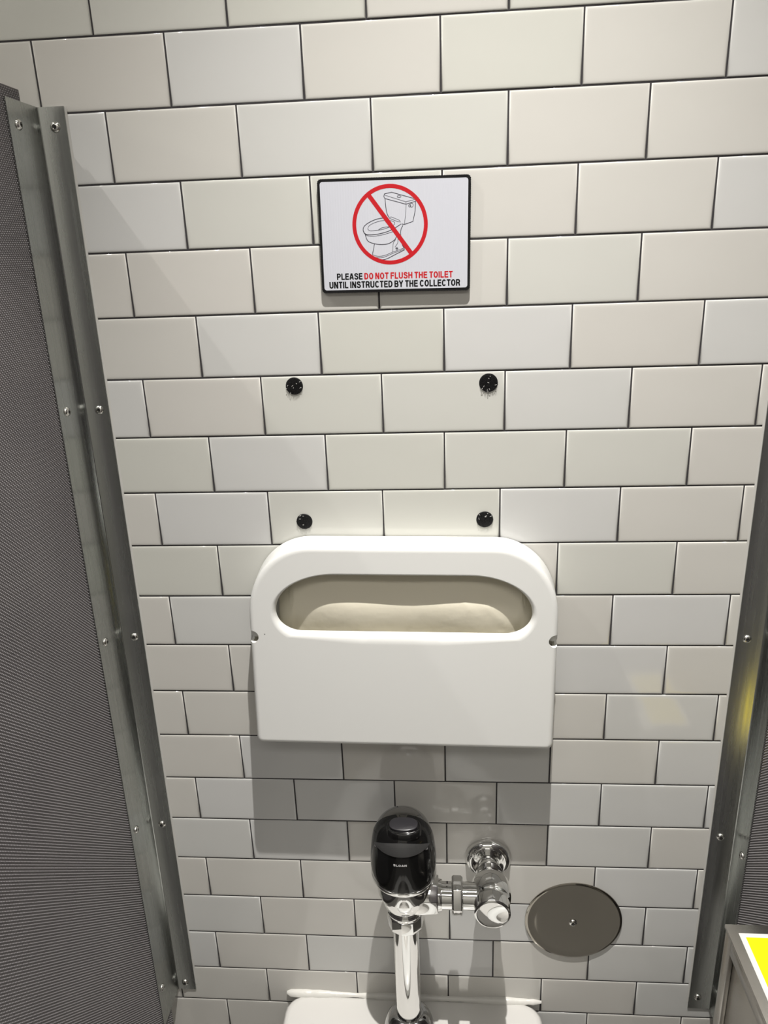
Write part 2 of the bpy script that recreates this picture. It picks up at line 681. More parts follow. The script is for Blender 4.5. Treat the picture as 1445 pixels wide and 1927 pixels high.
bold_straight = [[(-11.5, 42.8), (-10.6, 45.7), (-2.2, 47.1), (25.2, 39.2), (25.4, 36.8), (14.0, 33.8), (-10.4, 40.7), (-11.5, 42.8)],
                 [(-23.9, -8.4), (-24.7, -13.8), (-26.7, -20.5)]]
bold_curve = [[(-10.0, 40.4), (-9.7, 33.9), (-8.6, 26.0), (-6.4, 20.3)],
              [(-11.3, 19.9), (-21.0, 18.4), (-30.3, 14.7), (-35.5, 10.8), (-36.7, 6.8), (-35.0, 3.4), (-30.1, 1.6), (-20.0, 2.1),
               (-9.9, 4.1), (-1.3, 7.2), (4.4, 10.4), (8.0, 12.6)],
              [(-34.3, 2.0), (-33.0, -2.7), (-30.3, -6.1), (-23.9, -8.4), (-16.0, -9.6), (-7.4, -8.8), (-0.1, -4.9), (2.9, -0.3)],
              [(-27.5, -21.1), (-22.2, -25.0), (-17.9, -26.4), (-10.7, -26.1), (1.0, -20.9), (11.8, -16.0)],
              [(10.1, 10.9), (8.0, 7.0), (7.2, 3.0), (7.7, -2.4), (9.1, -10.5), (11.6, -14.7)]]
bold_straight.append([(25.2, 36.8), (24.6, 26.4), (21.9, 14.9), (11.6, 11.9), (8.8, 12.5)])
thin = [[(-10.6, 45.4), (-9.9, 44.1), (14.1, 36.4), (25.4, 38.9)], [(14.1, 36.4), (14.0, 33.8)],
        [(-6.4, 20.3), (-3.2, 20.6), (6.3, 16.6), (7.4, 14.7), (3.9, 15.3), (-6.0, 19.3)]]
thin_c = [[(14.2, 33.8), (13.6, 24.1), (11.9, 12.1)], [(-36.3, 6.1), (-34.3, 2.0), (-27.2, -0.2), (-15.8, 0.9), (-4.2, 3.6), (1.5, 5.8)],
          [(-31.2, 7.9), (-29.7, 11.3), (-23.9, 14.4), (-15.3, 16.6), (-6.7, 16.9), (-0.4, 15.2), (0.2, 12.5), (-4.1, 10.0),
           (-12.7, 7.5), (-21.3, 6.2), (-28.4, 5.9), (-31.2, 7.9)],
          [(-19.1, 6.3), (-15.5, 8.6), (-8.4, 9.8), (-2.7, 9.7)],
          [(-26.7, -20.5), (-22.1, -22.3), (-13.4, -22.2), (-1.8, -18.1), (11.2, -14.0)],
          [(-26.7, -21.6), (-22.2, -23.9), (-13.5, -23.9), (-1.8, -19.6), (11.6, -15.2)],
          [(1.3, -4.3), (-1.6, -8.9), (-2.5, -18.1)], [(4.0, -1.0), (3.8, -7.7), (0.4, -13.0)]]
lines_b = bold_straight + [spline(l) for l in bold_curve]
lines_t = thin + [spline(l) for l in thin_c] + [ell(6.2, 42.3, 2.2, 1.1), ell(20.6, 32.6, 1.9, 2.2), ell(18.3, 32.0, 1.3, 1.3),
                                                 ell(2.5, -14.4, 1.3, 0.9), ell(2.5, -14.4, 0.5, 0.4)]
mbx = ribbon(lines_b, 0.80)
mb2 = ribbon(lines_t, 0.52)
off = len(mbx.v)
mbx.v += mb2.v
mbx.f += [tuple(i + off for i in f) for f in mb2.f]
mbx.build('toilet_drawing', M_LINE, face)
mb = MB()
n = 72
for y in (0,):
    lo = [mb.loop([(-0.005 + r * math.cos(2 * math.pi * i / n), yy, 0.012 + r * math.sin(2 * math.pi * i / n)) for i in range(n)])
          for r, yy in ((0.0442, YS), (0.0442, YS - 0.00006), (0.0397, YS - 0.00006), (0.0397, YS))]
    for a, b in zip(lo, lo[1:]):
        mb.bridge(a, b)
rg = mb.build('prohibition_ring', M_RED, face)
rg['label'] = 'red prohibition ring with diagonal slash'
ribbon([[(-30.6, 46.9), (21.4, -22.7)]], 5.0, YS, YS - 0.00009).build('prohibition_slash', M_RED, face)
# narrow grotesque capitals, drawn as strokes in a box one unit high
def arc(cx, cy, rx, ry, a0, a1, n=10):
    return [(cx + rx * math.cos(R(a0 + (a1 - a0) * i / n)), cy + ry * math.sin(R(a0 + (a1 - a0) * i / n))) for i in range(n + 1)]


V1 = [(0.1, 0.0), (0.1, 1.0)]
V2 = [(0.52, 0.0), (0.52, 1.0)]
PB = [(0.1, 0.91)] + arc(0.33, 0.685, 0.18, 0.225, 90, -90) + [(0.1, 0.46)]
GLYPH = {
    'P': (0.60, [V1, PB]), 'L': (0.52, [V1, [(0.1, 0.09), (0.52, 0.09)]]),
    'E': (0.56, [V1, [(0.1, 0.91), (0.55, 0.91)], [(0.1, 0.52), (0.52, 0.52)], [(0.1, 0.09), (0.56, 0.09)]]),
    'F': (0.54, [V1, [(0.1, 0.91), (0.54, 0.91)], [(0.1, 0.50), (0.49, 0.50)]]),
    'A': (0.66, [[(0.085, 0.0), (0.305, 1.0)], [(0.355, 1.0), (0.575, 0.0)], [(0.17, 0.29), (0.49, 0.29)]]),
    'S': (0.62, [spline([(0.52, 0.70), (0.46, 0.86), (0.31, 0.91), (0.16, 0.86), (0.11, 0.73), (0.18, 0.60), (0.32, 0.53), (0.46, 0.45),
                         (0.53, 0.29), (0.46, 0.14), (0.31, 0.09), (0.15, 0.14), (0.09, 0.30)], k=3)]),
    'D': (0.62, [V1, [(0.1, 0.91), (0.2, 0.91)] + arc(0.27, 0.5, 0.25, 0.41, 90, -90, 14) + [(0.2, 0.09), (0.1, 0.09)]]),
    'O': (0.64, [arc(0.32, 0.5, 0.225, 0.41, 0, 370, 24)]), 'C': (0.63, [arc(0.32, 0.5, 0.225, 0.41, 38, 322, 20)]),
    'N': (0.62, [V1, V2, [(0.12, 1.0), (0.50, 0.0)]]), 'T': (0.56, [[(0.02, 0.91), (0.56, 0.91)], [(0.29, 0.92), (0.29, 0.0)]]),
    'U': (0.62, [[(0.1, 1.0), (0.1, 0.4)] + arc(0.31, 0.30, 0.21, 0.21, 180, 360) + [(0.52, 0.4), (0.52, 1.0)]]),
    'H': (0.62, [V1, V2, [(0.1, 0.52), (0.52, 0.52)]]), 'I': (0.20, [V1]),
    'R': (0.62, [V1, PB, [(0.34, 0.47), (0.45, 0.38), (0.49, 0.2), (0.53, 0.0)]]),
    'B': (0.61, [V1, [(0.1, 0.91)] + arc(0.32, 0.715, 0.17, 0.195, 90, -90) + [(0.1, 0.52)],
                 [(0.1, 0.52)] + arc(0.33, 0.305, 0.19, 0.215, 90, -90) + [(0.1, 0.09)]]),
    'Y': (0.60, [[(0.05, 1.0), (0.30, 0.46)], [(0.55, 1.0), (0.30, 0.46)], [(0.30, 0.50), (0.30, 0.0)]]),
}


def stroke_text(txt, x0, x1, y0, y1):
    adv, strokes = 0.0, []
    for ch in txt:
        if ch == ' ':
            adv += 0.20
            continue
        w, ss = GLYPH[ch]
        strokes += [[(adv + x, y) for x, y in l] for l in ss]
        adv += w + 0.075
    adv -= 0.075
    kx, ky = (x1 - x0) / adv, y1 - y0
    return [[(x0 + x * kx, y0 + y * ky) for x, y in l] for l in strokes]


def ribbon_text(txt, x0, x1, y0, y1, s_=0.212):
    return ribbon(stroke_text(txt, x0, x1, y0, y1), s_ * (y1 - y0), YS, YS - 0.00003)


for txt, x0, x1, y0, y1, m in (('PLEASE', -70.1, -39.2, -48.5, -41.2, M_INK), ('DO NOT FLUSH THE TOILET', -37.1, 68.3, -48.5, -41.2, M_RED),
                               ('UNTIL INSTRUCTED BY THE COLLECTOR', -79.6, 77.2, -58.2, -50.6, M_INK)):
    ribbon_text(txt, x0, x1, y0, y1).build('lettering', m, face)

# ------------------------------------------------------------------ hook-tape dots
def velcro(loc, rad, label, seed, nl):
    rnd = random.Random(seed)
    mb = MB()
    mb.revolve([(0.0, rad), (-0.0007, rad), (-0.0011, rad * 0.97), (-0.0012, 0.0)], 'Y', n=40)
    o = mb.build('hook_tape_dot', M_VELCRO, None, 35, loc=loc)
    tag(o, label, 'fastener', 'black hook-tape dots on the tiles')
    mb = MB()
    p = 0.00135
    k = int(rad / p) + 1
    for i in range(-k, k + 1):
        for j in range(-k, k + 1):
            x = (i + (j % 2) * 0.5) * p + rnd.uniform(-.0003, .0003)
            z = j * p * 0.9 + rnd.uniform(-.0003, .0003)
            if x * x + z * z > (rad * 0.97) ** 2:
                continue
            h = rnd.uniform(0.0012, 0.0026)
            dx, dz = rnd.uniform(-.0005, .0005), rnd.uniform(-.0006, .0003)
            a = mb.loop([(x + 0.00018 * math.cos(t), -0.0011, z + 0.00018 * math.sin(t)) for t in (0, 2.1, 4.2)])
            b = mb.loop([(x + dx + 0.00016 * math.cos(t), -0.0011 - h, z + dz + 0.00016 * math.sin(t)) for t in (0, 2.1, 4.2)])
            c = mb.loop([(x + dx * 2.5 + 0.0001 * math.cos(t), -0.0008 - h, z + dz - 0.0006 + 0.0001 * math.sin(t)) for t in (0, 2.1, 4.2)])
            mb.bridge(a, b); mb.bridge(b, c); mb.cap(c)
    h = mb.build('hooks', M_VELCRO, o)
    h['kind'] = 'stuff'
    mb = MB()
    for _ in range(nl):
        a = rnd.uniform(0, 2 * math.pi); q = rad * math.sqrt(rnd.random()) * 0.95
        x, z = q * math.cos(a), q * math.sin(a)
        t = rnd.uniform(0, math.pi); L = rnd.uniform(0.0004, 0.0014)
        dx, dz = L * math.cos(t), L * math.sin(t)
        w = 0.0002
        mb.v += []
        aa = mb.loop([(x - dx - w * math.sin(t), -0.0034, z - dz + w * math.cos(t)), (x - dx + w * math.sin(t), -0.0034, z - dz - w * math.cos(t)),
                      (x + dx + w * math.sin(t), -0.0036, z + dz - w * math.cos(t)), (x + dx - w * math.sin(t), -0.0036, z + dz + w * math.cos(t))])
        bb = mb.loop([(v[0], v[1] + 0.0004, v[2]) for v in [mb.v[i] for i in aa]])
        mb.bridge(aa, bb); mb.cap(aa); mb.cap(bb)
    l = mb.build('lint', M_LINT, o)
    l['kind'] = 'stuff'
    return o


velcro((-0.1901, 0, 1.4314), 0.0110, 'black hook-tape dot, upper left of the four', 1, 9)
velcro((0.0544, 0, 1.4296), 0.0116, 'black hook-tape dot, upper right of the four', 2, 9)
velcro((-0.1900, 0, 1.2488), 0.0108, 'black hook-tape dot, lower left, just above the white dispenser', 3, 4)
velcro((0.0509, 0, 1.2491), 0.0111, 'black hook-tape dot, lower right, just above the white dispenser', 4, 6)

# ------------------------------------------------------------------ seat-cover dispenser
DEPTH = 0.0505
dc = (-0.0612, 0.0, 1.0808)
dp = empty('seat_cover_dispenser', dc, (0, R(0.85), 0))
tag(dp, 'white plastic toilet seat cover dispenser with a wide rounded slot', 'dispenser')
HW, HT, HB = 0.2060, 0.1440, 0.1440


def outline(ins):
    """closed outline, arch-cornered top, small corners below; counter-clockwise seen from the front"""
    hw, ht, hb = HW - ins, HT - ins, HB - ins
    pts = []
    rx, rz = max(0.086 - ins * 0.8, 0.01), max(0.098 - ins * 0.8, 0.01)
    n = 16
    ex = 2.05
    for i in range(n + 1):
        a = R(90 * i / n)
        pts.append((hw - rx + rx * math.cos(a) ** (2 / ex), ht - rz + rz * math.sin(a) ** (2 / ex)))
    for i in range(n + 1):
        a = R(90 - 90 * i / n)
        pts.append((-hw + rx - rx * math.cos(a) ** (2 / ex), ht - rz + rz * math.sin(a) ** (2 / ex)))
    rb = max(0.008 - ins * 0.6, 0.002)
    for i in range(5):
        a = R(180 + 90 * i / 4)
        pts.append((-hw + rb + rb * math.cos(a), -hb + rb + rb * math.sin(a)))
    for i in range(5):
        a = R(270 + 90 * i / 4)
        pts.append((hw - rb + rb * math.cos(a), -hb + rb + rb * math.sin(a)))
    return pts


SL, SR, ST, SB = -0.1702, 0.1724, 0.1042, 0.0225
SZM = 0.0512


def slot(grow):
    pts = []
    n = 14
    l, r, t, b = SL - grow * 0.45, SR + grow * 0.45, ST + grow * 0.28, SB - grow
    ux, uz = 0.077 + grow, t - SZM
    lx, lz = 0.036 + grow, SZM - b
    for i in range(n + 1):
        a = R(90 * i / n)
        pts.append((r - ux + ux * math.cos(a), SZM + uz * math.sin(a)))
    for i in range(n + 1):
        a = R(90 + 90 * i / n)
        pts.append((l + ux + ux * math.cos(a), SZM + uz * math.sin(a)))
    for i in range(n + 1):
        a = R(180 + 90 * i / n)
        pts.append((l + lx + lx * math.cos(a), SZM + lz * math.sin(a)))
    for i in range(n + 1):
        a = R(270 + 90 * i / n)
        pts.append((r - lx + lx * math.cos(a), SZM + lz * math.sin(a)))
    return pts


CXS, CZS = 0.002, 0.060


def raycast(poly, ang):
    dx, dz = math.cos(ang), math.sin(ang)
    best = None
    n = len(poly)
    for i in range(n):
        x0, z0 = poly[i][0] - CXS, poly[i][1] - CZS
        x1, z1 = poly[(i + 1) % n][0] - CXS, poly[(i + 1) % n][1] - CZS
        ex, ez = x1 - x0, z1 - z0
        den = dx * ez - dz * ex
        if abs(den) < 1e-12:
            continue
        t = (x0 * ez - z0 * ex) / den
        s = (x0 * dz - z0 * dx) / den
        if t > 0 and -1e-6 <= s <= 1 + 1e-6 and (best is None or t > best):
            best = t
    return (CXS + best * dx, CZS + best * dz)


angs = sorted(set([round(math.atan2(z - CZS, x - CXS), 6) for x, z in outline(0)]
                  + [round(math.atan2(z - CZS, x - CXS), 6) for x, z in slot(0)]
                  + [round(math.atan2(z - CZS, x - CXS), 6) for x, z in outline(0.012)]))
aa = []
for a in angs:
    if not aa or a - aa[-1] > 0.004:
        aa.append(a)
angs = aa


def dloop(mb, poly, y):
    return mb.loop([(p[0], y, p[1]) for p in (raycast(poly, a) for a in angs)])


mb = MB()
f = 0.0065
seq = []
seq.append(dloop(mb, outline(-0.0022), -0.003))
seq.append(dloop(mb, outline(-0.0011), -0.025))
for i in range(0, 6):
    a = R(90 * i / 5)
    seq.append(dloop(mb, outline(f * (1 - math.cos(a))), -DEPTH + f - f * math.sin(a)))
seq.append(dloop(mb, outline(f + 0.0012), -DEPTH))
seq.append(dloop(mb, slot(0.0152), -DEPTH))
for i in range(0, 7):
    a = R(80 * i / 6)
    g = 0.0135
    seq.append(dloop(mb, slot(g * (1 - math.sin(a))), -DEPTH + 0.010 * (1 - math.cos(a))))
seq.append(dloop(mb, slot(0.0002), -DEPTH + 0.0105))
seq.append(dloop(mb, slot(0.0018), -DEPTH + 0.0108))
seq.append(dloop(mb, slot(0.012), -DEPTH + 0.0030))
seq.append(dloop(mb, outline(0.0085), -DEPTH + 0.0030))
seq.append(dloop(mb, outline(0.0028), -DEPTH + 0.0080))
seq.append(dloop(mb, outline(0.0004), -0.003))
for a, b in zip(seq, seq[1:]):
    mb.bridge(a, b)
mb.bridge(seq[-1], seq[0])
# the front leans: deeper at the bottom than at the top
mb.v = [(x, y * (DEPTH - 0.0837 * z) / DEPTH, z) for x, y, z in mb.v]
cover = mb.build('cover', M_WHITEPL, dp, 35)
# side thumb notches
for sx, zz in ((-1, 0.0165), (1, 0.0160)):
    cb = MB()
    cb.revolve([(-0.08, 0.0088), (-DEPTH + 0.017, 0.0088), (-DEPTH + 0.0175, 0.0)], 'Y', (sx * (HW - 0.0030), 0, zz), 24)
    cb.revolve([(-0.08, 0.0), (-0.0801, 0.0088)], 'Y', (sx * (HW - 0.0030), 0, zz), 24)
    cut = cb.build('cutter', M_WHITEPL)
    cut.matrix_world = Matrix.Translation(dc) @ Matrix.Rotation(R(0.85), 4, 'Y')
    md = cover.modifiers.new('notch', 'BOOLEAN')
    md.operation = 'DIFFERENCE'
    md.object = cut
    md.solver = 'EXACT'
    bpy.context.view_layer.update()
    dg = bpy.context.evaluated_depsgraph_get()
    me = bpy.data.meshes.new_from_object(cover.evaluated_get(dg))
    cover.modifiers.clear()
    cover.data = me
    bpy.data.objects.remove(cut)
    # the floor of the notch
    nb = MB()
    nb.revolve([(-DEPTH + 0.016, 0.0), (-DEPTH + 0.0161, 0.0070), (-DEPTH + 0.020, 0.0070)], 'Y', (sx * (HW - 0.0048), 0, zz), 20)
    nb.build('notch_floor', M_WHITEPL, dp, 30)
me = cover.data
me.shade_smooth()
me.set_sharp_from_angle(angle=R(35))
mb = MB()
a = mb.loop([(x, -0.0005, z) for x, z in outline(0.006)]); b = mb.loop([(x, -0.003, z) for x, z in outline(0.006)])
mb.bridge(a, b); mb.cap(a); mb.cap(b)
mb.build('back_plate', M_WHITEPL, dp)
mb = MB()
for x, z in ((-0.1855, 0.0210), (-0.1865, 0.0155)):
    mb.revolve([(-0.0489, 0.0007), (-0.0491, 0.0)], 'Y', (x, 0, z), 8)
mb.build('scuff', M_INK, dp)

# the paper inside
pk = empty('paper_seat_covers', (dc[0], -0.02, dc[2] - 0.12), (0, R(0.85), 0))
tag(pk, 'pack of folded cream paper seat covers inside the dispenser slot', 'paper')


def sheet(yb, zt, hw, wave, seed, lean):
    rnd = random.Random(seed)
    mb = MB()
    nx, nz = 120, 40
    z0 = 0.012
    grid = []
    ph = rnd.uniform(0, 6)
    for j in range(nz + 1):
        t = j / nz
        row = []
        for i in range(nx + 1):
            u = -1 + 2 * i / nx
            x = 0.004 + hw * u
            shoulder = 0.022 * min(1.0, max(0.0, (abs(u) - 0.90) / 0.02)) + 0.02 * max(0.0, (abs(u) - 0.92) / 0.08)
            z = z0 + (zt - z0 - shoulder) * t
            y = yb + wave * (0.0008 * math.sin(2.1 * u + ph) * t + 0.0016 * math.sin(6.0 * u + ph * 2 + 3 * t))
            # belly that leans forward below and back to the wall on top
            y += lean * max(0.0, (t - 0.76) / 0.24) ** 1.2 + 0.004 * abs(u) ** 3 - 0.008 * math.exp(-((t - 0.72) / 0.16) ** 2) * (1 - 0.3 * u * u)
            if wave > 0.9:  # two creases in the front sheet
                if 0.70 < t < 0.86:
                    y -= 0.0005 * math.exp(-((u - 0.41 - 0.64 * (0.85 - t)) / 0.03) ** 2)
                if 0.58 < t < 0.77:
                    y -= 0.0006 * math.exp(-((u - 0.60 - 1.28 * (0.76 - t)) / 0.03) ** 2)
            row.append((x, y, z))
        grid.append(row)
    ids = [mb.loop(r) for r in grid]
    ids2 = [mb.loop([(x, y + 0.0006, z) for x, y, z in r]) for r in grid]
    for s_ in (ids, ids2):
        for a, b in zip(s_, s_[1:]):
            mb.bridge(a, b, False)
    mb.bridge(ids[0], ids2[0], False); mb.bridge(ids[-1], ids2[-1], False)
    mb.bridge([r[0] for r in ids], [r[0] for r in ids2], False); mb.bridge([r[-1] for r in ids], [r[-1] for r in ids2], False)
    return mb.build('paper_sheet', M_PAPER, pk, 50)


for k in range(5):
    sheet(-0.0005 + 0.0026 * k, 0.231 + 0.0015 * k, 0.172 + 0.0015 * k, 1.0 if k == 0 else 0.5, 11 + k, 0.013 - 0.0022 * k)

# ------------------------------------------------------------------ flush valve
VX, VY, VZ = -0.0665, -0.080, 0.702
SXp = 0.0595
DROP = 0.008
fv = empty('flush_valve', (VX, VY, 0.40))
tag(fv, 'chrome flush valve with a black sensor cover standing above the toilet', 'flush valve')


def P(mb, name, mat, parent=fv, smooth=35, **kw):
    """build at world coordinates, then shift under the valve's empty"""
    ox, oy, oz = VX, VY, 0.40 + DROP
    mb.v = [(x - ox, y - oy, z - oz) for x, y, z in mb.v]
    return mb.build(name, mat, parent, smooth, **kw)


# wall escutcheon
mb = MB()
mb.revolve([(0.0, 0.0345), (-0.004, 0.0350), (-0.009, 0.0335), (-0.0125, 0.0300), (-0.0135, 0.0265), (-0.012, 0.0225), (-0.009, 0.0195), (-0.008, 0.0165)],
           'Y', (SXp, 0, VZ - 0.002), 56)
P(mb, 'wall_escutcheon', M_CHROME)
# supply tube and angle stop, axis out of the wall
mb = MB()
mb.revolve([(0.0, 0.0165), (-0.0276, 0.0165), (-0.0281, 0.0178), (-0.0313, 0.0178), (-0.0317, 0.0168), (-0.0340, 0.0168)], 'Y', (SXp, 0, VZ), 48)
P(mb, 'supply_tube', M_CHROME)
mb = MB()
mb.revolve([(-0.0331, 0.0), (-0.0331, 0.0190), (-0.0368, 0.0205), (-0.0460, 0.0215), (-0.0506, 0.0240), (-0.0580, 0.0275), (-0.0690, 0.0292), (-0.0810, 0.0292),
            (-0.0892, 0.0275), (-0.0925, 0.0255), (-0.0934, 0.0255)], 'Y', (SXp, 0, VZ), 56)
stop = P(mb, 'stop_body', M_CHROME)
mb = MB()
mb.revolve([(-0.0934, 0.0245), (-0.0938, 0.0258), (-0.0957, 0.0262), (-0.1113, 0.0258), (-0.1127, 0.0245), (-0.1133, 0.0225), (-0.1127, 0.0212), (-0.1118, 0.0)],
           'Y', (SXp, 0, VZ), 56)
P(mb, 'stop_cap', M_CHROME, stop)
# outlet tube to the left with hexagonal coupling nut
mb = MB()
mb.revolve([(0.040, 0.0192), (0.0, 0.0192), (-0.012, 0.0192), (-0.012, 0.0215), (-0.0165, 0.0225), (-0.035, 0.0235)], 'X', (0, VY, VZ), 48)
P(mb, 'outlet_tube', M_CHROME)
mb = MB()
mb.revolve([(0.0020, 0.0195), (0.0020, 0.0250), (0.0038, 0.0282), (0.0165, 0.0282), (0.0185, 0.0250), (0.0185, 0.0195)], 'X', (0, VY, VZ), 6, R(0))
P(mb, 'coupling_nut', M_CHROME, fv, 25, bevel=0.0012, seg=3)
# valve body
mb = MB()
mb.revolve([(0.742, 0.0), (0.742, 0.0395), (0.741, 0.0400), (0.716, 0.0396), (0.714, 0.0380), (0.713, 0.0362), (0.704, 0.0352), (0.694, 0.0320), (0.686, 0.0270),
            (0.682, 0.0250), (0.676, 0.0215), (0.670, 0.0208), (0.665, 0.0208)], 'Z', (VX, VY, 0), 56)
body = P(mb, 'valve_body', M_CHROME)
mb = MB()
mb.revolve([(0.003, 0.0270), (0.0, 0.0285), (-0.020, 0.0300), (-0.032, 0.0300)], 'X', (VX + 0.046, VY, VZ + 0.002), 8, R(22.5))
P(mb, 'outlet_boss', M_CHROME, body, 30, bevel=0.001)
mb = MB()
mb.revolve([(0.7495, 0.0), (0.7495, 0.0455), (0.7485, 0.0470), (0.745, 0.0472), (0.7425, 0.0462), (0.742, 0.0)], 'Z', (VX, VY, 0), 64)
P(mb, 'trim_ring', M_CHROME, fv)
# sensor cover
PROF = [(0.748, 0.0464), (0.756, 0.0468), (0.766, 0.0468), (0.776, 0.0463), (0.786, 0.0455), (0.796, 0.0445), (0.806, 0.0432), (0.815, 0.0414), (0.823, 0.0388),
        (0.8300, 0.0350), (0.8355, 0.0302), (0.8398, 0.0244), (0.8428, 0.0172), (0.8444, 0.0090), (0.845, 0.0)]


def prof_r(z):
    for (z0, r0), (z1, r1) in zip(PROF, PROF[1:]):
        if z <= z1:
            t = (z - z0) / (z1 - z0)
            return r0 + (r1 - r0) * t
    return 0.0


mb = MB()
mb.revolve([(0.748, 0.0)] + PROF, 'Z', (VX, VY, 0), 72)
cov = P(mb, 'sensor_cover', M_SMOKE, fv, 40)
# black front: a shield-shaped skin on the front half of the cover
def skin(rows, tmf, off, name, mat, parent, th=0.0009, nu=40):
    mb = MB()
    outer, inner = [], []
    for z in rows:
        r = prof_r(z)
        tm = tmf(z)
        o_, i_ = [], []
        for i in range(nu + 1):
            t = R(-90) + tm * (-1 + 2 * i / nu)
            ct, st = math.cos(t), math.sin(t)
            up = off * max(0.0, (z - 0.80) / 0.045)
            o_.append((VX + (r + off) * ct, VY + (r + off) * st, z + up))
            i_.append((VX + (r + off - th) * ct, VY + (r + off - th) * st, z + up - (th if z > 0.82 else 0)))
        outer.append(mb.loop(o_)); inner.append(mb.loop(i_))
    for s_ in (outer, inner):
        for a, b in zip(s_, s_[1:]):
            mb.bridge(a, b, False)
    mb.bridge(outer[0], inner[0], False)
    mb.bridge([r[0] for r in outer], [r[0] for r in inner], False)
    mb.bridge([r[-1] for r in outer], [r[-1] for r in inner], False)
    return P(mb, name, mat, parent, 45)


def tm_front(z):
    t = min(1.0, max(0.0, (z - 0.7505) / 0.046))
    return R(96) * (1 - (1 - t) ** 2.3) ** 0.5 * (1.0 if z < 0.80 else 1.0 - 0.10 * (z - 0.80) / 0.045)


zr = [0.7505, 0.7508, 0.7515, 0.7525, 0.754, 0.756, 0.759, 0.763, 0.768, 0.774, 0.780, 0.786, 0.792, 0.798, 0.804, 0.810, 0.816, 0.821, 0.826, 0.830, 0.8335,
      0.837, 0.8398, 0.842, 0.8436, 0.8445]
win = skin(zr, tm_front, 0.0010, 'sensor_window', M_BLACK, cov)


# matte crescent under the button
def cresc(mb_name):
    mb = MB()
    nu, nv = 36, 8
    outer, inner = [], []
    for j in range(nv + 1):
        o_, i_ = [], []
        for i in range(nu + 1):
            u = -1 + 2 * i / nu
            t = R(-90) + R(62) * u
            ztop = 0.8140 + 0.0140 * (1 - u * u)
            zbot = 0.8130 - 0.0030 * (1 - u * u)
            z = zbot + (ztop - zbot) * j / nv
            r = prof_r(z)
            bump = 0.0022
            o_.append((VX + (r + bump) * math.cos(t), VY + (r + bump) * math.sin(t), z + 0.0008))
            i_.append((VX + (r + 0.0004) * math.cos(t), VY + (r + 0.0004) * math.sin(t), z))
        outer.append(mb.loop(o_)); inner.append(mb.loop(i_))
    for s_ in (outer, inner):
        for a, b in zip(s_, s_[1:]):
            mb.bridge(a, b, False)
    mb.bridge(outer[0], inner[0], False); mb.bridge(outer[-1], inner[-1], False)
    mb.bridge([r[0] for r in outer], [r[0] for r in inner], False)
    mb.bridge([r[-1] for r in outer], [r[-1] for r in inner], False)
    return P(mb, mb_name, M_BLACK2, cov, 45)


cresc('matte_crescent')
# oval button on a stepped base, tipped towards the front
bt = empty('x'); bpy.data.objects.remove(bt)
tilt = Matrix.Translation((VX + 0.003, VY - 0.0180, 0.8425)) @ Matrix.Rotation(R(5), 4, 'X')


def oval(prof, name, mat, parent, ex=2.4):
    mb = MB()
    rings = []
    n = 48
    for h, a, b in prof:
        pts = []
        for i in range(n):
            t = 2 * math.pi * i / n
            c, s_ = math.cos(t), math.sin(t)
            x = a * math.copysign(abs(c) ** (2 / ex), c)
            y = b * math.copysign(abs(s_) ** (2 / ex), s_)
            pts.append(tuple(tilt @ Vector((x, y, h))))
        rings.append(mb.loop(pts))
    for a, b in zip(rings, rings[1:]):
        mb.bridge(a, b)
    mb.cap(rings[-1]); mb.cap(rings[0])
    return P(mb, name, mat, parent, 40)


oval([(-0.010, 0.0250, 0.0185), (-0.003, 0.0240, 0.0172), (-0.0012, 0.0228, 0.0156), (-0.0006, 0.0212, 0.0140)], 'button_base', M_BLACK, cov)
oval([(-0.002, 0.0198, 0.0122), (0.0022, 0.0198, 0.0122), (0.0028, 0.0193, 0.0117), (0.0030, 0.0184, 0.0108)], 'button', M_BTN, cov)
for x in (-0.033, 0.031):
    mb = MB()
    t = math.asin(x / 0.0395)
    z = 0.812
    r = prof_r(z) + 0.0010
    px, py = VX + r * math.sin(t), VY - r * math.cos(t)
    mb.revolve([(-0.002, 0.0030), (0.0006, 0.0030), (0.0010, 0.0024), (0.0004, 0.0016), (0.0004, 0.0)], 'Z', n=20)
    s_ = mb.build('cover_screw', M_BLACK2, cov, 35)
    s_.location = (px - VX, py - VY, z - 0.40 - DROP)
    s_.rotation_mode = 'QUATERNION'
    s_.rotation_quaternion = Vector((math.sin(t), -math.cos(t), 0.55)).to_track_quat('Z', 'Y')
# maker's lettering wrapped on the window
mb = ribbon(stroke_text('SLOAN', -11.5, 7.5, -1.4, 1.6), 0.75, 0.0, 0.0)
def wrap(u, w):
    z = 0.7975 + w
    r = prof_r(z) + 0.0013
    t = u / r
    return (r * math.sin(t), -r * math.cos(t), z - 0.40 - DROP)
mb.v = [wrap(x, z) for x, y, z in mb.v]
mb.build('lettering', M_LOGO, win)
